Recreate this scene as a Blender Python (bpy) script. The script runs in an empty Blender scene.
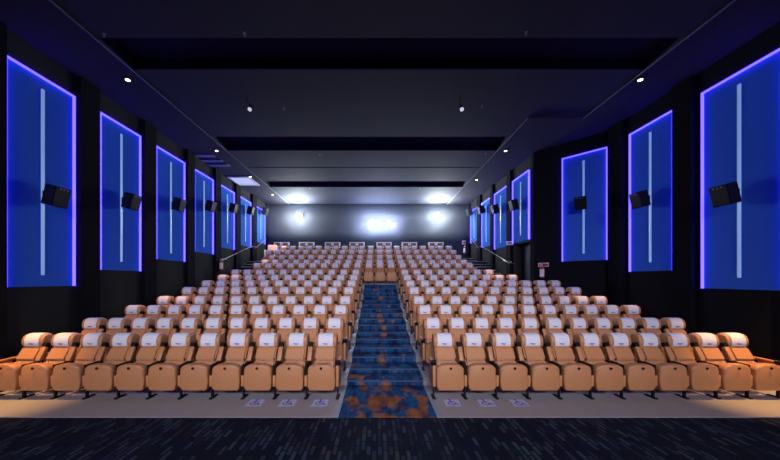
import bpy, bmesh, math, random
from mathutils import Vector, Matrix
random.seed(7)
C = bpy.context.scene.collection
PI = math.pi
CAM_Z = 2.126
F = 303.0

# ------------------------------------------------------------------ materials
def mat(name, col, rough=0.6, metal=0.0, emit=None, strength=0.0, noise=0.0, nscale=20, bump=0.0, bscale=60, spec=0.5, sheen=0.0):
    m = bpy.data.materials.new(name); m.use_nodes = True
    nt = m.node_tree; b = nt.nodes['Principled BSDF']
    b.inputs['Base Color'].default_value = (*col, 1)
    b.inputs['Roughness'].default_value = rough
    b.inputs['Metallic'].default_value = metal
    b.inputs['Specular IOR Level'].default_value = spec
    if sheen: b.inputs['Sheen Weight'].default_value = sheen
    if emit:
        b.inputs['Emission Color'].default_value = (*emit, 1)
        b.inputs['Emission Strength'].default_value = strength
    tc = nt.nodes.new('ShaderNodeTexCoord')
    if noise:
        n = nt.nodes.new('ShaderNodeTexNoise'); n.inputs['Scale'].default_value = nscale
        n.inputs['Detail'].default_value = 4
        nt.links.new(tc.outputs['Object'], n.inputs['Vector'])
        mx = nt.nodes.new('ShaderNodeMix'); mx.data_type = 'RGBA'
        mx.inputs[6].default_value = (*[c * (1 - noise) for c in col], 1)
        mx.inputs[7].default_value = (*[min(1, c * (1 + noise)) for c in col], 1)
        nt.links.new(n.outputs['Fac'], mx.inputs[0])
        nt.links.new(mx.outputs[2], b.inputs['Base Color'])
    if bump:
        n2 = nt.nodes.new('ShaderNodeTexNoise'); n2.inputs['Scale'].default_value = bscale
        nt.links.new(tc.outputs['Object'], n2.inputs['Vector'])
        bp = nt.nodes.new('ShaderNodeBump'); bp.inputs['Strength'].default_value = bump
        bp.inputs['Distance'].default_value = 0.01
        nt.links.new(n2.outputs['Fac'], bp.inputs['Height'])
        nt.links.new(bp.outputs['Normal'], b.inputs['Normal'])
    return m

M = {}
M['leather'] = mat('tan_leather', (0.47, 0.205, 0.085), 0.5, noise=0.10, nscale=7, bump=0.15, bscale=90)
M['leather_dark'] = mat('tan_leather_shell', (0.42, 0.19, 0.085), 0.5, noise=0.1, nscale=7)
M['cloth'] = mat('white_cover_cloth', (0.68, 0.67, 0.73), 0.85, noise=0.04, nscale=30, bump=0.2, bscale=25)
M['blue_print'] = mat('blue_print', (0.04, 0.06, 0.45), 0.7, noise=0.1)
M['black'] = mat('black_plastic', (0.007, 0.007, 0.009), 0.6, noise=0.1, spec=0.15)
M['chrome'] = mat('chrome', (0.7, 0.7, 0.75), 0.18, 1.0, noise=0.03)
M['iron'] = mat('black_iron', (0.009, 0.009, 0.012), 0.6, 0.0, noise=0.1, spec=0.2)
M['tier'] = mat('grey_vinyl', (0.30, 0.27, 0.27), 0.55, noise=0.10, nscale=3)
M['tier_side'] = mat('stair_edge_vinyl', (0.22, 0.23, 0.28), 0.5, noise=0.2, nscale=8)
M['wall'] = mat('wall_fabric', (0.008, 0.008, 0.011), 0.9, noise=0.2, nscale=30, spec=0.1)
M['wall_low'] = mat('wall_charcoal', (0.028, 0.028, 0.027), 0.9, noise=0.2, nscale=40, spec=0.1)
M['pil'] = mat('wall_pilaster', (0.004, 0.004, 0.007), 0.9, noise=0.2, nscale=30, spec=0.1)
M['back'] = mat('wall_back', (0.022, 0.032, 0.055), 0.85, noise=0.15, nscale=12, spec=0.2)
M['ceil'] = mat('ceiling_paint', (0.040, 0.046, 0.068), 0.85, noise=0.08, nscale=1.2, spec=0.2)
M['slot'] = mat('ceiling_slot', (0.022, 0.022, 0.055), 0.9, noise=0.1, spec=0.1)
M['soffit'] = mat('ceiling_soffit', (0.035, 0.034, 0.05), 0.85, noise=0.08, spec=0.2)
M['stair'] = mat('stair_dark_carpet', (0.022, 0.024, 0.035), 0.9, noise=0.3, nscale=25, spec=0.1)
M['nose'] = mat('step_nosing', (0.42, 0.46, 0.55), 0.4, noise=0.1)
M['nose_aisle'] = mat('aisle_nosing', (0.05, 0.08, 0.16), 0.8, noise=0.3, spec=0.15)
M['board'] = mat('panel_board', (0.045, 0.15, 0.42), 0.6, emit=(0.0, 0.008, 0.42), strength=0.22, noise=0.03, spec=0.0)
M['violet'] = mat('violet_led', (0.4, 0.3, 0.9), 0.5, emit=(0.040, 0.024, 1.0), strength=8.0, noise=0.02)
M['bar'] = mat('light_bar', (0.25, 0.45, 0.55), 0.3, emit=(0.30, 0.48, 0.85), strength=0.42, noise=0.05)
M['lamp_white'] = mat('lamp_lens', (1, 1, 1), 0.4, emit=(0.88, 0.95, 1.0), strength=620)
M['proj_lens'] = mat('projector_glass', (1, 1, 1), 0.4, emit=(0.62, 0.70, 1.0), strength=640)
M['down_lens'] = mat('downlight_lens', (1, 1, 1), 0.4, emit=(1.0, 0.72, 0.5), strength=7)
M['spot_lens'] = mat('spotlight_lens', (.7, .7, .8), 0.3, emit=(.8, .82, 1.0), strength=.55)
M['vent_glow'] = mat('vent_white_glow', (0.75, 0.78, 0.8), 0.5, emit=(.8, .9, 1.0), strength=.38, noise=0.05)  # faint glow added so the ceiling vent looks brighter
M['vent_grey'] = mat('vent_grey', (0.16, 0.19, 0.24), 0.6, noise=0.05)
M['red'] = mat('red_paint', (0.42, 0.02, 0.03), 0.35, noise=0.05)
M['white'] = mat('white_paint', (0.72, 0.66, 0.68), 0.5, noise=0.05)
M['decal'] = mat('decal_vinyl', (0.46, 0.44, 0.52), 0.6, noise=0.1)
M['cream'] = mat('white_leather', (0.74, 0.66, 0.62), 0.5, noise=0.05)
M['brown'] = mat('brown_pad', (0.16, 0.10, 0.08), 0.6, noise=0.1)
M['door'] = mat('door_paint', (0.010, 0.012, 0.035), 0.6, noise=0.1)
M['steel'] = mat('rail_steel', (0.55, 0.52, 0.48), 0.3, 0.9, noise=0.05)

def carpet_front():
    m = bpy.data.materials.new('front_carpet'); m.use_nodes = True
    nt = m.node_tree; b = nt.nodes['Principled BSDF']; b.inputs['Roughness'].default_value = 0.95
    b.inputs['Specular IOR Level'].default_value = 0.1
    tc = nt.nodes.new('ShaderNodeTexCoord')
    br = nt.nodes.new('ShaderNodeTexBrick')
    br.inputs['Color1'].default_value = (0.010, 0.013, 0.030, 1)
    br.inputs['Color2'].default_value = (0.095, 0.12, 0.17, 1)
    br.inputs['Mortar'].default_value = (0.008, 0.010, 0.024, 1)
    br.inputs['Scale'].default_value = 1.0
    br.inputs['Brick Width'].default_value = 0.21; br.inputs['Row Height'].default_value = 0.07
    br.inputs['Mortar Size'].default_value = 0.012; br.inputs['Bias'].default_value = -0.45
    mpc = nt.nodes.new('ShaderNodeMapping'); mpc.inputs['Rotation'].default_value = (0, 0, PI / 2)
    nt.links.new(tc.outputs['Object'], mpc.inputs['Vector']); nt.links.new(mpc.outputs['Vector'], br.inputs['Vector'])
    n = nt.nodes.new('ShaderNodeTexNoise'); n.inputs['Scale'].default_value = 2.2
    nt.links.new(tc.outputs['Object'], n.inputs['Vector'])
    mx = nt.nodes.new('ShaderNodeMix'); mx.data_type = 'RGBA'; mx.blend_type = 'MULTIPLY'
    mx.inputs[0].default_value = 0.7
    nt.links.new(br.outputs['Color'], mx.inputs[6]); nt.links.new(n.outputs['Color'], mx.inputs[7])
    nt.links.new(mx.outputs[2], b.inputs['Base Color'])
    return m
M['carpet'] = carpet_front()

def carpet_aisle():
    m = bpy.data.materials.new('aisle_carpet'); m.use_nodes = True
    nt = m.node_tree; b = nt.nodes['Principled BSDF']; b.inputs['Roughness'].default_value = 0.95
    b.inputs['Specular IOR Level'].default_value = 0.1
    L = nt.links
    tc = nt.nodes.new('ShaderNodeTexCoord')
    mp = nt.nodes.new('ShaderNodeMapping'); mp.inputs['Scale'].default_value = (4.2, 1.7, 1.2)
    mp.inputs['Location'].default_value = (1.3, 0.4, 0)
    L.new(tc.outputs['Object'], mp.inputs['Vector'])
    n = nt.nodes.new('ShaderNodeTexNoise'); n.inputs['Scale'].default_value = 1.1; n.inputs['Detail'].default_value = 3
    n.inputs['Distortion'].default_value = 0.4
    L.new(mp.outputs['Vector'], n.inputs['Vector'])
    r = nt.nodes.new('ShaderNodeValToRGB')
    cr = r.color_ramp
    cr.elements[0].position = 0.30; cr.elements[0].color = (0.004, 0.012, 0.045, 1)
    cr.elements[1].position = 0.72; cr.elements[1].color = (0.06, 0.12, 0.24, 1)
    for p, c in ((0.42, (0.006, 0.028, 0.095, 1)), (0.52, (0.010, 0.075, 0.18, 1)), (0.60, (0.010, 0.035, 0.11, 1))):
        e = cr.elements.new(p); e.color = c
    L.new(n.outputs['Fac'], r.inputs['Fac'])
    # woven orange patches, thickest at the foot of the aisle
    n2 = nt.nodes.new('ShaderNodeTexNoise'); n2.inputs['Scale'].default_value = 0.95; n2.inputs['Detail'].default_value = 3
    mp2 = nt.nodes.new('ShaderNodeMapping'); mp2.inputs['Scale'].default_value = (4.0, 2.0, 2.0)
    mp2.inputs['Location'].default_value = (7.1, 2.6, 0)
    L.new(tc.outputs['Object'], mp2.inputs['Vector']); L.new(mp2.outputs['Vector'], n2.inputs['Vector'])
    sp = nt.nodes.new('ShaderNodeSeparateXYZ'); L.new(tc.outputs['Object'], sp.inputs['Vector'])
    mr = nt.nodes.new('ShaderNodeMapRange')
    mr.inputs['From Min'].default_value = 4.7; mr.inputs['From Max'].default_value = 7.0
    mr.inputs['To Min'].default_value = 0.075; mr.inputs['To Max'].default_value = -0.085
    L.new(sp.outputs['Y'], mr.inputs['Value'])
    ad = nt.nodes.new('ShaderNodeMath'); ad.operation = 'ADD'
    L.new(n2.outputs['Fac'], ad.inputs[0]); L.new(mr.outputs['Result'], ad.inputs[1])
    sx = nt.nodes.new('ShaderNodeMath'); sx.operation = 'SUBTRACT'; sx.inputs[1].default_value = 0.12
    L.new(sp.outputs['X'], sx.inputs[0])
    ab = nt.nodes.new('ShaderNodeMath'); ab.operation = 'ABSOLUTE'; L.new(sx.outputs[0], ab.inputs[0])
    m3 = nt.nodes.new('ShaderNodeMapRange'); m3.inputs['From Max'].default_value = 0.2
    m3.inputs['To Min'].default_value = 0.10; m3.inputs['To Max'].default_value = 0.0
    L.new(ab.outputs[0], m3.inputs['Value'])
    ad2 = nt.nodes.new('ShaderNodeMath'); ad2.operation = 'ADD'
    L.new(ad.outputs[0], ad2.inputs[0]); L.new(m3.outputs['Result'], ad2.inputs[1])
    r2 = nt.nodes.new('ShaderNodeValToRGB')
    r2.color_ramp.elements[0].position = 0.53; r2.color_ramp.elements[0].color = (0, 0, 0, 1)
    r2.color_ramp.elements[1].position = 0.62; r2.color_ramp.elements[1].color = (1, 1, 1, 1)
    L.new(ad2.outputs[0], r2.inputs['Fac'])
    mx = nt.nodes.new('ShaderNodeMix'); mx.data_type = 'RGBA'
    L.new(r2.outputs['Color'], mx.inputs[0]); L.new(r.outputs['Color'], mx.inputs[6])
    r3 = nt.nodes.new('ShaderNodeValToRGB')
    r3.color_ramp.elements[0].position = 0.35; r3.color_ramp.elements[0].color = (0.10, 0.03, 0.03, 1)
    r3.color_ramp.elements[1].position = 0.55; r3.color_ramp.elements[1].color = (0.26, 0.095, 0.03, 1)
    L.new(n.outputs['Fac'], r3.inputs['Fac']); L.new(r3.outputs['Color'], mx.inputs[7])
    L.new(mx.outputs[2], b.inputs['Base Color'])
    return m
M['aisle'] = carpet_aisle()

# ------------------------------------------------------------------ mesh helpers
def add_box(bm, x0, x1, y0, y1, z0, z1, bevel=0.0, seg=2, mtx=None):
    t = bmesh.new()
    vs = [t.verts.new((x, y, z)) for x in (x0, x1) for y in (y0, y1) for z in (z0, z1)]
    for q in ((0, 1, 3, 2), (4, 6, 7, 5), (0, 4, 5, 1), (2, 3, 7, 6), (0, 2, 6, 4), (1, 5, 7, 3)):
        t.faces.new([vs[i] for i in q])
    if bevel:
        bmesh.ops.bevel(t, geom=t.edges[:], offset=bevel, segments=seg, affect='EDGES', profile=0.5)
    merge(bm, t, mtx)

def merge(bm, t, mtx=None):
    bmesh.ops.recalc_face_normals(t, faces=t.faces[:])
    if mtx is not None: bmesh.ops.transform(t, matrix=mtx, verts=t.verts[:])
    me = bpy.data.meshes.new('tmp'); t.to_mesh(me); t.free()
    bm.from_mesh(me); bpy.data.meshes.remove(me)

def add_prism(bm, pts, axis, a, b, bevel=0.0, seg=2, mtx=None):
    """outline pts extruded along axis ('x' pts=(y,z); 'y' pts=(x,z); 'z' pts=(x,y))"""
    t = bmesh.new()
    def P(p, k):
        return {'x': (k, p[0], p[1]), 'y': (p[0], k, p[1]), 'z': (p[0], p[1], k)}[axis]
    va = [t.verts.new(P(p, a)) for p in pts]; vb = [t.verts.new(P(p, b)) for p in pts]
    f1 = t.faces.new(va); f2 = t.faces.new(vb[::-1]); n = len(pts)
    for i in range(n): t.faces.new((va[i], vb[i], vb[(i + 1) % n], va[(i + 1) % n]))
    if bevel:
        es = list(set(f1.edges[:] + f2.edges[:]))
        bmesh.ops.bevel(t, geom=es, offset=bevel, segments=seg, affect='EDGES', profile=0.5)
    merge(bm, t, mtx)

def add_cyl(bm, r1, r2, h, mtx, seg=16, cap=True):
    t = bmesh.new()
    bmesh.ops.create_cone(t, cap_ends=cap, segments=seg, radius1=r1, radius2=r2, depth=h)
    merge(bm, t, mtx)

def add_tube(bm, pts, r, seg=8):
    pts = [Vector(p) for p in pts]
    t = bmesh.new(); rings = []
    for i, p in enumerate(pts):
        d = (pts[min(i + 1, len(pts) - 1)] - pts[max(i - 1, 0)]).normalized()
        up = Vector((0, 0, 1)) if abs(d.z) < 0.95 else Vector((1, 0, 0))
        s = d.cross(up).normalized(); u = s.cross(d)
        rings.append([t.verts.new(p + r * (math.cos(2 * PI * k / seg) * s + math.sin(2 * PI * k / seg) * u)) for k in range(seg)])
    for a, b in zip(rings, rings[1:]):
        for k in range(seg): t.faces.new((a[k], a[(k + 1) % seg], b[(k + 1) % seg], b[k]))
    t.faces.new(rings[0]); t.faces.new(rings[-1][::-1])
    merge(bm, t)

def obj(name, bm, m, parent=None, smooth=False, loc=None):
    me = bpy.data.meshes.new(name); bmesh.ops.remove_doubles(bm, verts=bm.verts[:], dist=1e-6)
    bm.to_mesh(me); bm.free()
    me.materials.append(M[m] if isinstance(m, str) else m)
    if smooth:
        for p in me.polygons: p.use_smooth = True
        me.set_sharp_from_angle(angle=math.radians(50))
    o = bpy.data.objects.new(name, me); C.objects.link(o)
    if parent: o.parent = parent
    if loc: o.location = loc
    return o

def boxobj(name, m, *b, parent=None, bevel=0.0):
    bm = bmesh.new(); add_box(bm, *b, bevel=bevel); return obj(name, bm, m, parent)

def struct(name, m, *b, bevel=0.0):
    o = boxobj(name, m, *b, bevel=bevel); o['kind'] = 'structure'; return o

def tag(o, label, cat, group=None):
    o['label'] = label; o['category'] = cat
    if group: o['group'] = group
    return o

def empty(name, loc=(0, 0, 0), rz=0):
    o = bpy.data.objects.new(name, None); o.location = loc; o.rotation_euler = (0, 0, rz)
    o.empty_display_size = 0.1; C.objects.link(o); return o

def dup(root, loc, rz=0):
    r = root.copy(); C.objects.link(r); r.location = loc; r.rotation_euler = (0, 0, rz)
    for ch in root.children:
        c = ch.copy(); C.objects.link(c); c.parent = r
        for g in ch.children:
            d = g.copy(); C.objects.link(d); d.parent = c
    return r

T = Matrix.Translation
def R(a, ax): return Matrix.Rotation(a, 4, ax)

# ------------------------------------------------------------------ rows
D = [5.83, 7.01, 8.19, 9.37, 10.55, 11.73, 12.91, 14.09, 15.25, 16.30, 17.40, 18.50, 19.60]
Z = [0, .145, .34, .52, .768, .997, 1.23, 1.489, 1.855, 2.085, 2.43, 2.82, 3.195]
AX0, AX1 = -0.60, 0.93
Fr = [4.67] + [d - 0.93 for d in D[1:]] + [20.45]
ZTOP = 3.50                                     # rear walkway
WL, WR, WRB = -8.0, 8.44, 6.73                  # walls
YB = 22.0; CZ = CAM_Z + 5.45
YF = -13.0

# ------------------------------------------------------------------ shell
fl = struct('floor', 'carpet', WL - .1, WR + .1, YF, 22.2, -0.25, -0.012)
# seating tiers
for i in range(13):
    y0, y1, z = Fr[i], Fr[i + 1], Z[i]
    zb = -0.012 if i == 0 else Z[i - 1] - 0.02
    if i < 8:
        struct('floor', 'tier', WL, AX0, y0, y1, zb, z)
        struct('floor', 'tier', AX1, WR if i < 6 else 8.0, y0, y1, zb, z)
    else:
        struct('floor', 'tier', WL, 6.9, y0, y1, zb, z)
struct('floor', 'stair', WL, 6.9, 20.45, 22.1, 2.9, ZTOP)

# centre aisle: carpeted steps, two per tier
prev = -0.03
ays = [(4.67, Fr[1], 0.0)]
for i in range(1, 8):
    ays.append((Fr[i], Fr[i] + 0.56, Z[i] - (Z[i] - Z[i - 1]) * 0.45))
    ays.append((Fr[i] + 0.56, Fr[i + 1] if i < 7 else Fr[8] - .45, Z[i] + 0.004))
ays.append((Fr[8] - .45, Fr[8] - .03, (Z[7] + Z[8]) / 2)); ays.append((Fr[8] - .03, Fr[8] + .10, Z[8] + .006))
bm = bmesh.new()
pts = [(4.67, -0.012)]
for (a, b, z) in ays:
    pts += [(a, z), (b, z)]
pts.append((ays[-1][1], 0.9))
pts2 = [(4.67, -0.045)] + pts[1:-1] + [(ays[-1][1], -0.045)]
add_prism(bm, pts2, 'x', AX0 + 0.002, AX1 - 0.002)
o = obj('floor', bm, 'aisle'); o['kind'] = 'structure'
tn = 1
for k, (a, b, z) in enumerate(ays[1:]):
    struct('trim_%d' % tn, 'nose_aisle', AX0 + .01, AX1 - .01, a - 0.012, a + 0.028, z - 0.012, z + 0.008); tn += 1
struct('trim_%d' % tn, 'nose', AX0 + .01, AX1 - .01, Fr[8] + .10, Fr[8] + .16, Z[8] - 0.01, Z[8] + 0.012); tn += 1
# pale edge of each tier along the aisle
for i in range(8):
    for s, xa in ((-1, AX0), (1, AX1)):
        x0, x1 = (xa - 0.08, xa + 0.004) if s < 0 else (xa - 0.004, xa + 0.08)
        struct('trim_%d' % tn, 'tier_side', x0, x1, Fr[i] - .004, Fr[i + 1] - 0.12, Z[i] - 0.06, Z[i] + 0.006); tn += 1

# side stairs
def side_stairs(x0, x1, i0):
    global tn
    for i in range(i0, 14):
        zt = Z[i] if i < 13 else ZTOP
        zp = Z[i - 1]
        y0 = Fr[i]
        yn = Fr[i + 1] if i < 13 else 21.0
        st = struct('floor', 'stair', x0, x1, y0 - 0.50, y0 - 0.001, zp - 0.01, (zt + zp) / 2)
        struct('floor', 'stair', x0, x1, y0 - .001, max(y0 + .1, yn - 0.50), zp, zt + 0.008)
        struct('trim_%d' % tn, 'nose', x0, x1, y0 - 0.51, y0 - 0.45, (zt + zp) / 2 - 0.01, (zt + zp) / 2 + 0.012); tn += 1
        struct('trim_%d' % tn, 'nose', x0, x1, y0 - 0.01, y0 + 0.05, zt - 0.002, zt + 0.020); tn += 1
side_stairs(WL, -7.05, 1)
side_stairs(5.80, WRB, 8)

# ------------------------------------------------------------------ walls
struct('wall_left', 'wall_low', WL - 0.3, WL, YF, 22.3, -0.2, CZ + .5)
struct('wall_right', 'wall', WR, WR + 0.3, YF, 11.05, -0.2, CZ + .5)
bm = bmesh.new(); add_prism(bm, [(WR, 11.0), (6.68, 12.94), (6.95, 13.1), (WR + .3, 11.25)], 'z', -0.2, CZ + .5)
o = obj('wall_right', bm, 'wall'); o['kind'] = 'structure'
# rear part of the right wall with the doorway opening
DY0, DY1, DZ = 13.25, 14.75, 3.78
struct('wall_right', 'wall_low', WRB, WRB + .3, DY1, 22.3, -0.2, CZ + .5)
struct('wall_right', 'pil', WRB, WRB + .3, 12.94, DY0, -0.2, CZ + .5)
struct('wall_right', 'wall_low', WRB, WRB + .3, DY0, DY1, DZ, CZ + .5)
struct('wall_right', 'pil', WRB + .3, 8.6, 12.9, DY0 - .02, -0.2, CZ)
struct('wall_right', 'pil', WRB + .3, 8.6, DY1 + .02, 15.0, -0.2, CZ)
struct('wall_right', 'pil', 8.3, 8.5, 12.9, 15.0, -0.2, CZ)
struct('ceiling', 'slot', WRB + .28, 8.6, 12.9, 15.0, DZ, DZ + .1)
struct('wall_back', 'back', WL - .3, WRB + .3, YB, YB + .3, 0, CZ + .5)
struct('wall_front', 'wall', WL - .3, WR + .3, YF - .3, YF, -.2, CZ + .5)
# door leaf, half in the recess
dr = struct('door_1', 'door', WRB + .32, WRB + .37, DY0, DY1, Z[7], DZ)
boxobj('door_handle', 'chrome', WRB + .27, WRB + .32, DY0 + .12, DY0 + .16, Z[7] + .85, Z[7] + 1.25, parent=dr)
boxobj('kick_plate', 'steel', WRB + .31, WRB + .322, DY0 + .08, DY1 - .08, Z[7] + .05, Z[7] + .3, parent=dr)
for y in (DY0 - .03, DY1 - .03):
    struct('trim_%d' % tn, 'wall_low', WRB - .03, WRB + .31, y, y + .06, Z[7], DZ + .05); tn += 1

# ------------------------------------------------------------------ ceiling
RX0 = -6.35
def ceil_zone(y0, y1, xr):
    struct('ceiling', 'ceil', RX0, xr, y0, y1, CZ, CZ + .6)
zones = [(YF, 6.85, 6.95), (7.9, 10.2, 6.95), (10.2, 11.6, 5.08), (12.87, 16.87, 5.08), (17.97, 22.3, 5.08)]
for z in zones: ceil_zone(*z)
for y0, y1, xr in ((6.85, 7.9, 6.95), (11.6, 12.87, 5.08), (16.87, 17.97, 5.08)):
    struct('ceiling', 'slot', RX0, xr, y0, y1, CZ + .30, CZ + .6)
    struct('trim_%d' % tn, 'slot', RX0, xr, y1 - .012, y1 + .001, CZ + .002, CZ + .30); tn += 1
struct('ceiling', 'soffit', WL - .3, RX0, YF, 22.3, CZ - .05, CZ + .6)
struct('ceiling', 'soffit', 6.95, WR + .3, YF, 10.2, CZ - .05, CZ + .6)
struct('ceiling', 'soffit', 5.08, WR + .3, 10.2, 22.3, CZ - .05, CZ + .6)
struct('trim_%d' % tn, 'vent_grey', RX0 - .004, RX0 + .03, 1.0, 22.0, CZ - .06, CZ - .045); tn += 1
struct('trim_%d' % tn, 'vent_grey', 6.92, 6.954, 1.0, 10.2, CZ - .06, CZ - .045); tn += 1
struct('trim_%d' % tn, 'vent_grey', 5.05, 5.084, 10.2, 22.0, CZ - .06, CZ - .045); tn += 1
# faint batten lines across the ceiling
for y in (14.8,):
    struct('trim_%d' % tn, 'soffit', RX0 + .02, 5.05, y, y + .025, CZ - .012, CZ + .001); tn += 1

# ------------------------------------------------------------------ wall panels and pilasters
PL = [(6.50, 7.94), (8.72, 10.16), (10.92, 12.50), (13.22, 14.68), (15.42, 16.85), (17.62, 19.08), (19.98, 21.5)]
PB = [-.178, .266, .72, 1.205, 1.63, 1.995, 2.475]
PTOP = CAM_Z + 4.77
ORD = ['nearest the screen end', 'second from the screen end', 'third from the screen end', 'fourth from the screen end',
       'third from the back wall', 'second from the back wall', 'nearest the back wall']
def make_panel(name, loc, rz, w, z0, z1, label):
    """panel in local XZ plane facing -Y, centred on x"""
    t = empty(name, (loc[0], loc[1], z0), rz); tag(t, label, 'light panel', 'blue wall panels')
    h = z1 - z0
    boxobj('board', 'board', -w / 2, w / 2, -0.02, -0.002, 0, h, parent=t)
    s = .030
    boxobj('light_strip', 'violet', -w / 2 - s, -w / 2, -.075, -.002, 0, h + s, parent=t)
    boxobj('light_strip', 'violet', w / 2, w / 2 + s, -.075, -.002, 0, h + s, parent=t)
    boxobj('light_strip', 'violet', -w / 2, w / 2, -.075, -.002, h, h + s, parent=t)
    bm = bmesh.new(); add_box(bm, -.032, .032, -.055, -.02, .27, h - .25, bevel=.010)
    obj('light_bar', bm, 'bar', t)
    return t

def make_speaker():
    t = empty('wall_speaker')
    tilt = T((0, -.34, 0)) @ R(math.radians(14), 'X')
    bm = bmesh.new()
    add_prism(bm, [(-.19, -.15), (.19, -.15), (.14, .15), (-.14, .15)], 'z', -.24, .24, bevel=.015, mtx=tilt)
    obj('cabinet', bm, 'black', t)
    bm = bmesh.new(); add_box(bm, -.172, .172, -.165, -.15, -.215, .215, bevel=.006, mtx=tilt)
    g = obj('grille', bm, 'iron', t)
    for k in range(3):
        bm = bmesh.new(); add_cyl(bm, .022, .022, .012, tilt @ T((-.08 + .08 * k, -.168, .19)) @ R(PI / 2, 'X'), 10)
        obj('knob', bm, 'vent_grey', t)
    bm = bmesh.new()
    add_box(bm, -.07, .07, -.112, -.10, -.12, .12, bevel=.004)
    add_box(bm, -.025, .025, -.26, -.11, -.02, .02)
    add_box(bm, -.10, .10, -.215, -.19, -.05, .05)
    obj('bracket', bm, 'iron', t)
    return t
spk = make_speaker(); first_spk = [True]
def place_speaker(x, y, z, rz, label):
    if first_spk[0]:
        s = spk; s.location = (x, y, z); s.rotation_euler = (0, 0, rz); first_spk[0] = False
    else: s = dup(spk, (x, y, z), rz)
    tag(s, label, 'speaker', 'black wall speakers'); return s

for k, ((a, b), zb) in enumerate(zip(PL, PB)):
    make_panel('wall_light_panel', (WL, (a + b) / 2), PI / 2, b - a, CAM_Z + zb, PTOP,
               'tall blue backlit panel with violet edges on the left wall, ' + ORD[k])
    place_speaker(WL, (a + b) / 2, CAM_Z + zb + 2.15, PI / 2,
                  'black angled speaker on the left wall panel ' + ORD[k])
gaps = [(3.0, 6.45)] + [(PL[k][1] + .12, PL[k + 1][0] - .10) for k in range(6)] + [(21.72, 22.0)]
for a, b in gaps:
    struct('trim_%d' % tn, 'pil', WL, WL + .13, a, b, 0, CZ); tn += 1
# right front panels
PR = [(6.26, 7.80, -.24), (8.60, 10.04, .245)]
for k, (a, b, zb) in enumerate(PR):
    make_panel('wall_light_panel', (WR, (a + b) / 2), -PI / 2, b - a, CAM_Z + zb, PTOP,
               'tall blue backlit panel with violet edges on the right wall, ' + ORD[k])
    place_speaker(WR, (a + b) / 2, CAM_Z + zb + 2.2, -PI / 2, 'black angled speaker on the right wall panel ' + ORD[k])
for a, b in ((3.0, 6.2), (8.03, 8.54), (10.28, 10.9)):
    struct('trim_%d' % tn, 'pil', WR - .13, WR, a, b, 0, CZ); tn += 1
# angled panel
ang = math.atan2(12.94 - 11.0, 6.68 - WR)       # direction of the angled wall
cx = WR - .04 + .5 * (7.37 - 8.39) + .0; 
u = Vector((6.68 - WR, 12.94 - 11.0, 0)); Lw = u.length; u.normalize()
pc = Vector((WR, 11.0, 0)) + u * (0.79)
nrm_rz = math.atan2(u.y, u.x) - PI               # local +X along -u, facing -Y -> into the room
make_panel('wall_light_panel', (pc.x, pc.y), nrm_rz, 1.40, CAM_Z + .70, PTOP,
           'blue backlit panel with violet edges on the angled wall before the doorway')
place_speaker(pc.x, pc.y, CAM_Z + .70 + 2.15, nrm_rz, 'black speaker on the angled wall panel before the doorway')
PRB = [(13.35, 14.9, 1.75), (15.6, 17.2, 1.69), (17.85, 19.3, 2.0), (20.2, 21.6, 2.55)]
ORB = ['above the dark doorway', 'third from the back wall', 'second from the back wall', 'nearest the back wall']
for k, (a, b, zb) in enumerate(PRB):
    make_panel('wall_light_panel', (WRB, (a + b) / 2), -PI / 2, b - a, CAM_Z + zb, PTOP,
               'narrow looking blue backlit panel on the right wall, ' + ORB[k])
    place_speaker(WRB, (a + b) / 2, CAM_Z + [3.45, 3.78, 4.25, 4.6][k], -PI / 2,
                  'black angled speaker on the right wall panel ' + ORB[k])
for a, b in ((15.02, 15.48), (17.32, 17.73), (19.42, 20.08), (21.72, 22.0)):
    struct('trim_%d' % tn, 'pil', WRB - .13, WRB, a, b, Z[7] - 1, CZ); tn += 1

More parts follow.
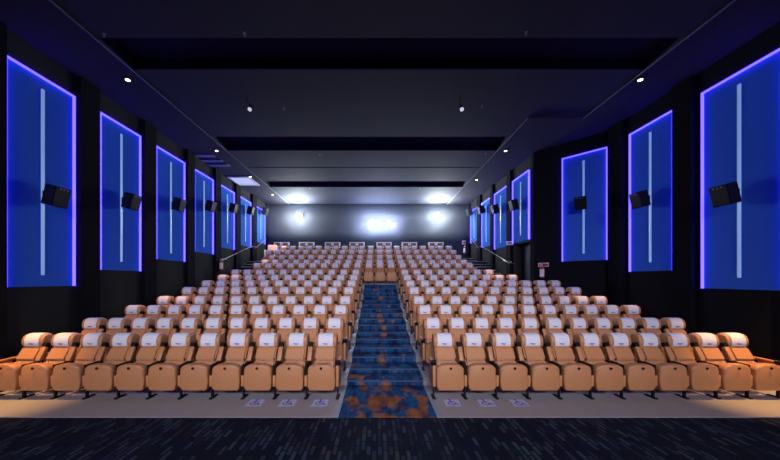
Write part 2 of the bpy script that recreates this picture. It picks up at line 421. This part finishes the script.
# ------------------------------------------------------------------ cinema seat
def make_seat():
    t = empty('cinema_seat')
    W = .245
    # tipped-up seat cushion
    pts = []
    def arc(cx, cz, r, a0, a1, n):
        for k in range(n + 1):
            a = math.radians(a0 + (a1 - a0) * k / n); pts.append((cx + r * math.cos(a), cz + r * math.sin(a)))
    arc(W - .13, .617 - .10, .13, 0, 90, 6)
    for p in range(len(pts)):
        x, z = pts[p]; pts[p] = (x, .517 + (z - .517) * (.10 / .13))
    top = pts[:]
    pts = top + [(-x, z) for x, z in top[::-1]]
    pts += [(-W + .002, .34), (-W + .012, .22), (-W + .022, .175), (-W + .045, .158), (W - .045, .158), (W - .022, .175), (W - .012, .22), (W - .002, .34)]
    bm = bmesh.new()
    add_prism(bm, pts, 'y', -.515, -.375, bevel=.035, seg=3)
    for v in bm.verts:                                   # crown the front face
        if v.co.y < -.47:
            v.co.y -= .02 * (1 - min(1, (v.co.x / W) ** 2)) 
    s = obj('seat', bm, 'leather', t, smooth=True)
    bm = bmesh.new(); add_cyl(bm, .022, .022, .010, T((0, -.540, .562)) @ R(PI / 2, 'X'), 12)
    obj('seat_badge', bm, 'iron', s)
    # lower back pad
    def slab(z0, z1, y0, y1, w0, w1, th):
        b = bmesh.new()
        vs = []
        for (y, z, w) in ((y0, z0, w0), (y1, z1, w1)):
            for dy in (0, th):
                for sx in (-1, 1): vs.append(b.verts.new((sx * w, y + dy, z)))
        for q in ((0, 1, 5, 4), (2, 6, 7, 3), (0, 4, 6, 2), (1, 3, 7, 5), (0, 2, 3, 1), (4, 5, 7, 6)):
            b.faces.new([vs[i] for i in q])
        bmesh.ops.bevel(b, geom=b.edges[:], offset=.028, segments=3, affect='EDGES')
        bmesh.ops.recalc_face_normals(b, faces=b.faces[:])
        return b
    obj('lumbar_pad', slab(.30, .600, -.315, -.185, .205, .195, .13), 'leather', t, smooth=True)
    obj('backrest', slab(.612, .832, -.190, -.055, .192, .188, .13), 'leather', t, smooth=True)
    # headrest roll
    DYH = .085
    prof = [(-.115, .845), (-.142, .90), (-.138, .98), (-.105, 1.045), (-.045, 1.078), (.03, 1.075), (.085, 1.03), (.10, .96), (.07, .86), (0, .835)]
    bm = bmesh.new(); add_prism(bm, prof, 'x', -.208, .208, bevel=.02, seg=2, mtx=T((0, DYH, -.014)))
    obj('headrest', bm, 'leather', t, smooth=True)
    # cover
    out = [(-.136, .858), (-.152, .90), (-.148, .985), (-.112, 1.055), (-.048, 1.090), (.034, 1.086), (.093, 1.038), (.108, .97)]
    inn = [(-.120, .858), (-.139, .90), (-.135, .98), (-.10, 1.042), (-.044, 1.074), (.028, 1.070), (.078, 1.028), (.092, .97)]
    bm = bmesh.new()
    add_prism(bm, out + inn[::-1], 'x', -.138, .138, mtx=T((0, DYH, -.014)))
    cv = obj('headrest_cover', bm, 'cloth', t, smooth=True)
    bm = bmesh.new()
    tl = T((0, DYH - .1495, .895)) @ R(math.radians(8), 'X')
    for x0, x1, z0, z1 in ((-.045, -.030, -.008, .010), (-.027, -.010, -.008, .004), (-.006, .006, -.008, .008), (.010, .046, -.006, .004), (-.02, .028, -.016, -.012)):
        add_box(bm, x0, x1, -.008, .004, z0, z1, mtx=tl)
    obj('emblem', bm, 'blue_print', cv)
    # hard shell behind
    bm = bmesh.new()
    add_prism(bm, [(-.19, .30), (.03, .88), (.09, .86), (.04, .62), (-.05, .30)], 'x', -.18, .18)
    obj('back_shell', bm, 'leather_dark', t)
    add_arm(t, .28)
    return t

def add_arm(t, x):
    """shared side between two seats: folded-up armrest, post and foot"""
    bm = bmesh.new()
    sl = R(math.radians(-28), 'X')
    add_box(bm, x - .042, x + .042, -.03, .03, 0, .27, bevel=.012, mtx=T((0, -.20, .60)) @ sl)
    a = obj('armrest', bm, 'leather', t, smooth=True)
    bm = bmesh.new()
    add_box(bm, x - .040, x + .040, -.045, .045, .27, .35, bevel=.008, mtx=T((0, -.20, .60)) @ sl)
    obj('cup_holder', bm, 'black', a)
    bm = bmesh.new(); add_box(bm, x - .028, x + .028, -.45, -.12, .40, .60, bevel=.012)
    obj('arm_housing', bm, 'black', t)
    bm = bmesh.new(); add_box(bm, x - .024, x + .024, -.485, -.30, .225, .42, bevel=.010)
    obj('side_panel', bm, 'leather', t, smooth=True)
    bm = bmesh.new()
    add_box(bm, x - .012, x + .012, -.44, -.39, .012, .26)
    l = obj('leg', bm, 'iron', t)
    bm = bmesh.new(); add_box(bm, x - .030, x + .030, -.49, -.27, 0, .022, bevel=.005)
    obj('foot_plate', bm, 'iron', l)

def add_end_arm(t, x, s):
    """lowered armrest with a round cup holder at a row end"""
    bm = bmesh.new(); add_box(bm, x - .032, x + .032, -.36, -.05, .60, .655, bevel=.014)
    a = obj('armrest', bm, 'leather', t, smooth=True)
    bm = bmesh.new()
    add_cyl(bm, .045, .056, .075, T((x, -.43, .625)), 16)
    c = obj('cup_holder', bm, 'black', a, smooth=True)
    bm = bmesh.new()
    t2 = bmesh.new()
    bmesh.ops.create_cone(t2, cap_ends=False, segments=20, radius1=.058, radius2=.050, depth=.012)
    merge(bm, t2, T((x, -.43, .668)))
    obj('rim', bm, 'chrome', a, smooth=True)
    bm = bmesh.new(); add_box(bm, x - .026, x + .026, -.50, -.14, .225, .60, bevel=.012)
    obj('side_panel', bm, 'leather', t, smooth=True)
    bm = bmesh.new(); add_box(bm, x - .012, x + .012, -.44, -.39, .012, .26)
    l = obj('leg', bm, 'iron', t)
    bm = bmesh.new(); add_box(bm, x - .030, x + .030, -.49, -.27, 0, .022, bevel=.005)
    obj('foot_plate', bm, 'iron', l)

seat_R = make_seat()                         # has its shared arm on +x
def strip_arm(root):
    for ch in list(root.children):
        if ch.name.split('.')[0] in ('armrest', 'arm_housing', 'side_panel', 'leg'):
            for g in list(ch.children): bpy.data.objects.remove(g)
            bpy.data.objects.remove(ch)
seat_END = dup(seat_R, (0, 0, 0)); strip_arm(seat_END); add_end_arm(seat_END, .28, 1)        # end arm on +x
seat_START = dup(seat_R, (0, 0, 0)); add_end_arm(seat_START, -.28, -1)                     # shared arm + end arm on -x
used = {}
def place_seat(proto, x, y, z, rz, label, group):
    if proto.name not in used:
        used[proto.name] = 1; s = proto; s.location = (x, y, z); s.rotation_euler = (0, 0, rz)
    else: s = dup(proto, (x, y, z), rz)
    return tag(s, label, 'cinema seat', group)

NTH = ['', 'first', 'second', 'third', 'fourth', 'fifth', 'sixth', 'seventh', 'eighth', 'ninth', 'tenth', 'eleventh', 'twelfth', 'thirteenth']
ROW = ['front row', 'second row', 'third row', 'fourth row', 'fifth row', 'sixth row', 'seventh row', 'eighth row',
       'ninth row', 'tenth row', 'eleventh row', 'twelfth row', 'thirteenth row']
nR = [11, 11, 11, 11, 11, 11, 9, 8, 7, 7, 7, 7, 7]
nL = [11, 11, 11, 11, 11, 11, 11, 11, 10, 10, 10, 11, 10]
PIT = .56
for i in range(13):
    g = 'tan seats of the ' + ROW[i]
    xs = []
    pit = PIT
    for k in range(nL[i], 0, -1):
        xs.append((-.98 - PIT * (k - 1), 'L', k))
    if i >= 8:
        for q, x in enumerate((.155 - PIT, .155, .155 + PIT)): xs.append((x, 'C', q))
    for k in range(1, nR[i] + 1): xs.append((1.29 + PIT * (k - 1), 'R', k))
    for j, (x, sd, k) in enumerate(xs):
        first = j == 0 or (i < 8 and sd == 'R' and k == 1)
        last = j == len(xs) - 1 or (i < 8 and sd == 'L' and k == 1)
        if sd == 'C':
            where = ('left of the three', 'middle of the three', 'right of the three')[k] + ' in line with the aisle'
            lab = 'tan leather seat in the %s, %s' % (ROW[i], where)
        else:
            side = 'left' if sd == 'L' else 'right'
            n_ = nL[i] if sd == 'L' else nR[i]
            if i < 8:
                if k == 1: lab = 'tan leather seat in the %s, beside the carpeted aisle on its %s' % (ROW[i], side)
                elif k == n_: lab = 'tan leather seat at the far %s end of the %s by the wall' % (side, ROW[i])
                else: lab = 'tan leather seat in the %s, %s one %s of the carpeted aisle' % (ROW[i], NTH[k], side)
            else:
                if k == n_: lab = 'tan leather seat at the far %s end of the %s by the stairs' % (side, ROW[i])
                else: lab = 'tan leather seat in the %s, %s %s of the middle three' % (ROW[i], NTH[k], side)
        proto = seat_START if first else (seat_END if last else seat_R)
        place_seat(proto, x, D[i], Z[i], 0, lab, g)

# ------------------------------------------------------------------ rear rail and love seats
t = empty('guard_rail', (-5.0, 20.15, Z[12])); tag(t, 'black metal guard rail behind the rearmost row of single seats', 'railing')
bm = bmesh.new(); add_tube(bm, [(-1.55, 0, .98), (-1.35, 0, 1.12), (9.95, 0, 1.12), (10.1, 0, 1.10), (10.2, 0, 1.0), (10.22, 0, 0)], .03, 8)
obj('top_rail', bm, 'iron', t, smooth=True)
for k in range(9):
    bm = bmesh.new(); add_tube(bm, [(-1.5 + 1.4 * k, 0, 0), (-1.5 + 1.4 * k, 0, 1.1)], .02, 6); obj('post', bm, 'iron', t)

def make_love():
    t = empty('love_seat')
    zt = CAM_Z + 2.62 - ZTOP - .05
    bm = bmesh.new()
    add_box(bm, -.53, .53, .0, .16, .25, zt - .30, bevel=.02)
    obj('backrest', bm, 'cream', t, smooth=True)
    for s in (-1, 1):
        bm = bmesh.new()
        x0, x1 = (-.53, -.015) if s < 0 else (.015, .53)
        add_box(bm, x0, x1, -.04, .14, zt - .33, zt - .27, bevel=.015)
        add_box(bm, x0, x1, -.04, .14, zt - .06, zt, bevel=.015)
        add_box(bm, x0, x0 + .085, -.04, .14, zt - .30, zt - .03, bevel=.015)
        add_box(bm, x1 - .085, x1, -.04, .14, zt - .30, zt - .03, bevel=.015)
        h = obj('headrest', bm, 'cream', t, smooth=True)
        bm = bmesh.new(); add_box(bm, x0 + .07, x1 - .07, -.015, .10, zt - .29, zt - .04, bevel=.02)
        obj('pad', bm, 'brown', h)
    bm = bmesh.new(); add_box(bm, -.50, .50, -.50, .02, .18, .45, bevel=.03); obj('seat', bm, 'cream', t, smooth=True)
    for s in (-1, 1):
        bm = bmesh.new(); add_box(bm, s * .55 - .05, s * .55 + .05, -.5, .1, .02, .62, bevel=.02); obj('armrest', bm, 'cream', t, smooth=True)
    bm = bmesh.new()
    for s in (-.45, .45):
        add_box(bm, s - .03, s + .03, -.45, .1, 0, .2)
    obj('base', bm, 'iron', t)
    return t
lv = make_love()
for k, px in enumerate((281.5, 306.5, 332.5, 357, 384, 409.5, 436)):
    o = lv if k == 0 else dup(lv, (0, 0, 0))
    o.location = ((px - 377) * 21.15 / F, 21.15, ZTOP)
    tag(o, 'white twin seat with two dark head pads behind the rail, ' +
        ['at the left end', 'second from the left end', 'third from the left end', 'in the middle',
         'third from the right end', 'second from the right end', 'at the right end'][k], 'love seat', 'white love seats along the back')
# lone pale armchair beside the stairs, left end
t = empty('armchair', (-6.93, 20.0, Z[12])); tag(t, 'pale cream armchair lit warmly at the head of the left stairs', 'armchair')
bm = bmesh.new(); add_box(bm, -.30, .30, .0, .16, .3, 1.18, bevel=.05); obj('backrest', bm, 'cream', t, smooth=True)
bm = bmesh.new(); add_box(bm, -.26, .26, -.42, .02, .22, .55, bevel=.05); obj('seat', bm, 'cream', t, smooth=True)
for s in (-1, 1):
    bm = bmesh.new(); add_box(bm, s * .32 - .06, s * .32 + .06, -.42, .12, 0, .82, bevel=.03); obj('armrest', bm, 'cream', t, smooth=True)

# ------------------------------------------------------------------ handrails on the side walls
def handrail(x, s, pts, label):
    t = empty('handrail', (x, pts[0][0], pts[0][1])); tag(t, label, 'handrail')
    o0 = Vector((x, pts[0][0], pts[0][1]))
    P = [Vector((x + s * .20, y, z)) - o0 for y, z in pts]
    bm = bmesh.new(); add_tube(bm, P, .017, 8); obj('rail', bm, 'steel', t, smooth=True)
    for k in range(len(pts) - 1):
        for f in (.15, .85):
            p = P[k].lerp(P[k + 1], f)
            bm = bmesh.new(); add_tube(bm, [p, p + Vector((0, 0, -.07)), Vector((0, p.y, p.z - .07))], .012, 6)
            obj('bracket', bm, 'steel', t)
handrail(WL, 1, [(15.2, CAM_Z + .93), (18.9, CAM_Z + 2.05), (19.6, CAM_Z + 2.05), (21.2, CAM_Z + 2.75)], 'steel handrail climbing the left wall beside the rear stairs')
handrail(WRB, -1, [(14.7, CAM_Z + .83), (15.1, CAM_Z + .83), (18.9, CAM_Z + 2.05), (19.6, CAM_Z + 2.05), (20.9, CAM_Z + 2.75)], 'steel handrail climbing the right wall from the doorway')

# ------------------------------------------------------------------ lamps at the back wall
def flood(x, z, label, w=.30, h=.30, m='lamp_white', name='floodlight'):
    t = empty(name, (x, YB, z)); tag(t, label, 'lamp')
    bm = bmesh.new(); add_box(bm, -w - .05, w + .05, -.16, -.02, -h - .05, h + .05, bevel=.02); obj('housing', bm, 'black', t)
    bm = bmesh.new()
    t2 = bmesh.new(); bmesh.ops.create_uvsphere(t2, u_segments=24, v_segments=12, radius=1)
    merge(bm, t2, T((0, -.18, 0)) @ Matrix.Diagonal((w, .14, h, 1)))
    obj('lens', bm, m, t, smooth=True)
    bm = bmesh.new(); add_box(bm, -.06, .06, -.03, 0, -.1, .1); obj('bracket', bm, 'iron', t)
    return t
def wash(px, e):
    l = bpy.data.lights.new('floodlight_uplight', 'SPOT'); l.energy = e; l.color = (.86, .95, 1.0)
    l.spot_size = math.radians(165); l.spot_blend = 1; l.shadow_soft_size = .12
    lo = bpy.data.objects.new('floodlight_uplight', l); C.objects.link(lo)
    lo.location = ((px - 377) * 21.3 / F, YB - 0.95, CAM_Z + 63 * 21.3 / F + .12)
    lo.rotation_euler = Vector((0, -.45, 1)).to_track_quat('-Z', 'Y').to_euler()
wash(299, 1250); wash(437.5, 1250)
flood((299 - 377) * 21.8 / F, CAM_Z + 63 * 21.8 / F, 'round white floodlight on the back wall, left of the projector windows', .19, .19)
flood((437.5 - 377) * 21.8 / F, CAM_Z + 63 * 21.8 / F, 'round white floodlight on the back wall, right of the projector windows', .19, .19)
flood((371.5 - 377) * 21.8 / F, CAM_Z + 55.5 * 21.8 / F, 'glaring white projector window on the back wall, left of the pair', .20, .19, 'proj_lens', 'projector_window')
flood((389 - 377) * 21.8 / F, CAM_Z + 55.5 * 21.8 / F, 'glaring white projector window on the back wall, right of the pair', .17, .16, 'proj_lens', 'projector_window')

# ------------------------------------------------------------------ ceiling fittings
def down(x, y, label, e, aim=(0, .9), size=62):
    t = empty('downlight', (x, y, CZ - .05)); tag(t, label, 'downlight', 'warm ceiling downlights')
    bm = bmesh.new(); add_cyl(bm, .085, .085, .03, T((0, 0, -.015)), 20); obj('housing', bm, 'iron', t)
    bm = bmesh.new(); add_cyl(bm, .055, .055, .012, T((0, 0, -.035)), 20); obj('lens', bm, 'down_lens', t)
    l = bpy.data.lights.new('downlight_beam', 'SPOT'); l.energy = e; l.color = (1.0, .54, .18)
    l.spot_size = math.radians(size); l.spot_blend = .8; l.shadow_soft_size = .06
    lo = bpy.data.objects.new('downlight_beam', l); C.objects.link(lo)
    lo.location = (x, y, CZ - .12)
    d = Vector((aim[0], aim[1], -5.5)); lo.rotation_euler = d.to_track_quat('-Z', 'Y').to_euler()
DL = [(-7.1, 4.4, 'small warm downlight over the left end of the front row', 3800, (-.1, .75), 34),
      (7.5, 4.4, 'small warm downlight over the right end of the front row', 4200, (.05, .75), 34),
      (-6.72, 8.17, 'small warm downlight in the left soffit beside the first ceiling slot', 1500, (0, .95), 26),
      (7.10, 8.17, 'small warm downlight in the right soffit beside the first ceiling slot', 1500, (-.1, .95), 26),
      (-6.72, 12.7, 'small warm downlight in the left soffit beside the second ceiling slot', 1100, (0, 0.2), 26),
      (5.39, 12.7, 'small warm downlight in the right soffit beside the second ceiling slot', 1500, (.2, .6), 26),
      (-6.65, 15.9, 'small warm downlight in the left soffit beyond the white vent', 1000, (0.3, .4), 30),
      (5.39, 16.4, 'small warm downlight in the right soffit beside the third ceiling slot', 1000, (0.0, .4), 26),
      (-6.65, 19.3, 'small warm downlight in the left soffit nearest the back wall', 1200, (0, .5), 34)]
for d in DL: down(*d)

def hang(px, py, label):
    y = 9.0; x = (px - 377) * y / F
    t = empty('hanging_spotlight', (x, y, CZ)); tag(t, label, 'spotlight', 'hanging ceiling spotlights')
    z = CAM_Z + (279 - py) * y / F - CZ
    sx = .12 if x < 0 else 0.03
    bm = bmesh.new(); add_tube(bm, [(0 - sx, 0, 0), (0 - sx, 0, z * .45), (0, 0, z)], .014, 6); obj('stem', bm, 'iron', t)
    bm = bmesh.new(); add_cyl(bm, .07, .045, .22, T((0, -.02, z)) @ R(math.radians(-38), 'X'), 14); h = obj('lamp_head', bm, 'iron', t, smooth=True)
    bm = bmesh.new(); add_cyl(bm, .058, .058, .012, T((0, -.092, z - .092)) @ R(math.radians(-38), 'X'), 14); obj('lens', bm, 'spot_lens', h)
hang(251, 108, 'slim black spotlight hanging from the ceiling on the left')
hang(461, 108, 'slim black spotlight hanging from the ceiling on the right')
spr = None
for k, (px, py) in enumerate(((104, 34), (244.5, 33), (526, 32), (284, 108), (482, 106), (320, 154), (486, 153), (310, 188), (420, 188))):
    y = 5.45 * F / (279 - py); x = (px - 377) * y / F
    bm = bmesh.new()
    add_cyl(bm, .035, .035, .012, T((0, 0, -.006)), 14); add_cyl(bm, .010, .010, .06, T((0, 0, -.035)), 8); add_cyl(bm, .022, .022, .006, T((0, 0, -.067)), 12)
    if spr is None:
        spr = obj('sprinkler', bm, 'vent_grey', loc=(x, y, CZ)); o = spr
    else:
        bm.free(); o = spr.copy(); C.objects.link(o); o.location = (x, y, CZ)
    tag(o, 'small ceiling sprinkler ' + ['before the first dark slot, far left', 'before the first dark slot, left of centre', 'before the first dark slot, right of centre',
        'between the first two slots, right of the left spotlight', 'between the first two slots, right of the right spotlight',
        'behind the second dark slot, left of centre', 'behind the second dark slot, right of centre',
        'behind the third slot, above the left floodlight', 'behind the third slot, above the right floodlight'][k], 'sprinkler', 'ceiling sprinklers')

# vents in the left soffit
t = empty('ceiling_vent', (-7.55, 13.9, CZ - .05)); tag(t, 'grey slotted air vent of three long slats in the left soffit', 'vent')
for k in range(3):
    bm = bmesh.new(); add_box(bm, -.62 + .12 * k, .42 + .06 * k, -.75 + .55 * k, -.52 + .55 * k, -.03, 0.0); obj('slat', bm, 'vent_grey', t)
t = empty('ceiling_diffuser', (-7.32, 16.7, CZ - .05)); tag(t, 'white square ceiling diffuser with added glow in the left soffit near the back', 'vent')
bm = bmesh.new()
for a in ((-.58, .58, -.72, -.64), (-.58, .58, .64, .72), (-.58, -.50, -.64, .64), (.50, .58, -.64, .64)):
    add_box(bm, a[0], a[1], a[2], a[3], -.04, 0)
obj('frame', bm, 'white', t)
bm = bmesh.new(); add_box(bm, -.50, .50, -.64, .64, -.012, 0); obj('backing', bm, 'vent_glow', t)
for k in range(8):
    bm = bmesh.new(); add_box(bm, -.50, .50, -.6 + .155 * k, -.56 + .155 * k, -.022, -.012); obj('slat', bm, 'vent_glow', t)
l = bpy.data.lights.new('diffuser_wash', 'AREA'); l.energy = 5; l.size = .8; l.color = (.85, .93, 1)

# ------------------------------------------------------------------ extinguishers and signs
def ext(loc, rz, label, m='red'):
    t = empty('fire_extinguisher', loc, rz); tag(t, label, 'fire extinguisher', 'wall fire extinguishers')
    bm = bmesh.new(); add_cyl(bm, .085, .085, .42, T((0, -.11, .21)), 18); add_cyl(bm, .085, .03, .06, T((0, -.11, .45)), 18)
    b = obj('cylinder', bm, m, t, smooth=True)
    bm = bmesh.new(); add_cyl(bm, .087, .087, .30, T((0, -.11, .21)), 18); obj('paper_label', bm, 'white', b, smooth=True)
    bm = bmesh.new(); add_box(bm, -.025, .025, -.19, -.06, .48, .53); add_box(bm, -.012, .012, -.21, -.08, .55, .57, bevel=.003)
    obj('valve', bm, 'white', t)
    bm = bmesh.new(); add_tube(bm, [(.02, -.12, .5), (.10, -.14, .47), (.12, -.14, .3), (.11, -.13, .12)], .014, 6); obj('hose', bm, 'black', t, smooth=True)
    bm = bmesh.new(); add_box(bm, -.05, .05, -.03, 0, .1, .45); obj('bracket', bm, 'iron', t)

def sign(loc, rz, w, h, label, field='red', strips=None):
    t = empty('fire_sign', loc, rz); tag(t, label, 'sign')
    bm = bmesh.new(); add_box(bm, -w / 2, w / 2, -.03, -.0, -h / 2, h / 2, bevel=.006); obj('plate', bm, 'white', t)
    bm = bmesh.new()
    add_box(bm, -w * .22, w * .46, -.034, -.03, -h * .30, h * .30)
    obj('red_field', bm, field, t)
    bm = bmesh.new(); add_box(bm, -w * .42, -w * .28, -.034, -.03, -h * .25, h * .25); obj('red_symbol', bm, field, t)
    return t
q = Vector((WR, 11.0, 0)) + u * 2.13
def on_ang(px):                        # point of the angled wall seen at this column
    k = (px - 377) / F
    # WR + u.x s = k (11 + u.y s)
    s = (WR - k * 11.0) / (k * u.y - u.x)
    return Vector((WR, 11.0, 0)) + u * s
q = on_ang(543)
ext((q.x, q.y, CAM_Z + (279 - 278) * q.y / F), nrm_rz, 'red and white fire extinguisher on the angled wall below the panel')
q = on_ang(543.5)
sign((q.x, q.y, CAM_Z + (279 - 264.8) * q.y / F), nrm_rz, .40, .17, 'red and white fire sign above the extinguisher on the angled wall')
ext(((464.5 - 377) * 21.95 / F, YB, CAM_Z + (279 - 253.5) * 22 / F), 0, 'fire extinguisher on the back wall at the top of the right stairs')
sign(((464 - 377) * 21.95 / F, YB, CAM_Z + (279 - 242.5) * 22 / F), 0, .26, .26, 'dark red fire sign on the back wall above its extinguisher')
ext((WL + .13, 15.1, CAM_Z + (279 - 270) * 15.1 / F), PI / 2, 'fire extinguisher on the left wall pilaster below the panels')
# exit box over the doorway
t = empty('exit_sign', (WRB, 14.95, CAM_Z + 1.78)); tag(t, 'small pinkish sign box jutting from the wall over the doorway corner', 'sign')
bm = bmesh.new(); add_box(bm, -.34, -.02, -.03, .03, -.10, .08, bevel=.008); obj('casing', bm, 'white', t)
bm = bmesh.new(); add_box(bm, -.29, -.07, -.036, -.03, -.045, .03); obj('face', bm, 'red', t)
bm = bmesh.new(); add_box(bm, -.03, 0, -.02, .02, -.05, .05); obj('bracket', bm, 'iron', t)

# ------------------------------------------------------------------ floor markings (wheelchair places)
def decal(x, y, label):
    t = empty('floor_marking', (x, y, 0.0)); tag(t, label, 'floor marking', 'wheelchair place markings')
    bm = bmesh.new(); add_box(bm, -.15, .15, -.15, .15, .0005, .0025); obj('background', bm, 'decal', t)
    bm = bmesh.new()
    z0, z1 = .0025, .004
    def ring(cx, cy, r0, r1, a0, a1, n=18):
        for k in range(n):
            a = math.radians(a0 + (a1 - a0) * k / n); b = math.radians(a0 + (a1 - a0) * (k + 1) / n)
            add_prism(bm, [(cx + r0 * math.cos(a), cy + r0 * math.sin(a)), (cx + r1 * math.cos(a), cy + r1 * math.sin(a)),
                           (cx + r1 * math.cos(b), cy + r1 * math.sin(b)), (cx + r0 * math.cos(b), cy + r0 * math.sin(b))], 'z', z0, z1)
    ring(-.015, -.035, .05, .070, 100, 385)
    ring(-.015, .115, 0.0005, .02, 0, 360, 10)
    add_box(bm, -.026, -.004, -.03, .09, z0, z1)
    add_box(bm, -.015, .06, .035, .052, z0, z1); add_box(bm, -.015, .065, -.035, -.015, z0, z1)
    add_prism(bm, [(.05, -.03), (.07, -.02), (.10, -.10), (.08, -.11)], 'z', z0, z1)
    for a in ((-.145, .145, -.145, -.137), (-.145, .145, .137, .145), (-.145, -.137, -.137, .137), (.137, .145, -.137, .137)):
        add_box(bm, a[0], a[1], a[2], a[3], z0, z1)
    obj('symbol', bm, 'blue_print', t)
for px, lab in ((255.5, 'third from the aisle, left side'), (288, 'second from the aisle, left side'), (320.5, 'nearest the aisle, left side'),
                (452, 'nearest the aisle, right side'), (486, 'second from the aisle, right side'), (519, 'third from the aisle, right side')):
    y = CAM_Z * F / (402.7 - 279)
    decal((px - 377) * y / F, y, 'white square wheelchair marking on the grey platform, ' + lab)

# ------------------------------------------------------------------ light
def area(name, loc, target, sx, sy, e, col, spread=180):
    l = bpy.data.lights.new(name, 'AREA'); l.shape = 'RECTANGLE'; l.size = sx; l.size_y = sy; l.energy = e; l.color = col
    l.spread = math.radians(spread)
    o = bpy.data.objects.new(name, l); C.objects.link(o); o.location = loc
    o.rotation_euler = (Vector(target) - Vector(loc)).to_track_quat('-Z', 'Y').to_euler(); return o
area('front_key_light', (0.2, -9.0, 7.2), (0, 12, 0.0), 12, 0.8, 400, (.84, .82, 1.0), 56)  # added key strip, high behind the camera, lights the seat fronts
w = bpy.data.worlds.new('world'); bpy.context.scene.world = w; w.use_nodes = True
w.node_tree.nodes['Background'].inputs[0].default_value = (.02, .02, .06, 1)
w.node_tree.nodes['Background'].inputs[1].default_value = 0.2

# ------------------------------------------------------------------ camera
cd = bpy.data.cameras.new('camera'); cam = bpy.data.objects.new('camera', cd); C.objects.link(cam)
cam.location = (0, 0, CAM_Z); cam.rotation_euler = (PI / 2, 0, 0)
cd.sensor_width = 36; cd.lens = F / 780 * 36; cd.shift_x = 13 / 780; cd.shift_y = 49 / 780
cd.clip_start = .05; cd.clip_end = 100
HAZE = 0.027  # density of a haze box added to give the rear lamps a halo
if HAZE:
    m = bpy.data.materials.new('added_lamp_haze'); m.use_nodes = True; nt = m.node_tree
    nt.nodes.remove(nt.nodes['Principled BSDF'])
    v = nt.nodes.new('ShaderNodeVolumeScatter'); v.inputs['Density'].default_value = HAZE; v.inputs['Anisotropy'].default_value = 0.72
    v.inputs['Color'].default_value = (.8, .86, 1, 1)
    nt.links.new(v.outputs[0], nt.nodes['Material Output'].inputs['Volume'])
    M['haze'] = m
    hz = boxobj('haze', 'haze', -7.2, 6.0, 17.5, YB - .02, 4.85, CAM_Z + 63 * 21.3 / F)
    tag(hz, 'thin bluish haze volume added to make the rear lamps glow', 'haze'); hz['kind'] = 'stuff'
sc = bpy.context.scene; sc.camera = cam
sc.view_settings.view_transform = 'Standard'; sc.view_settings.look = 'None'
sc.view_settings.exposure = 0; sc.view_settings.gamma = 1; sc.view_settings.use_curve_mapping = False
sc.cycles.use_denoising = True
sc.cycles.max_bounces = 5
sc.cycles.sample_clamp_indirect = 4
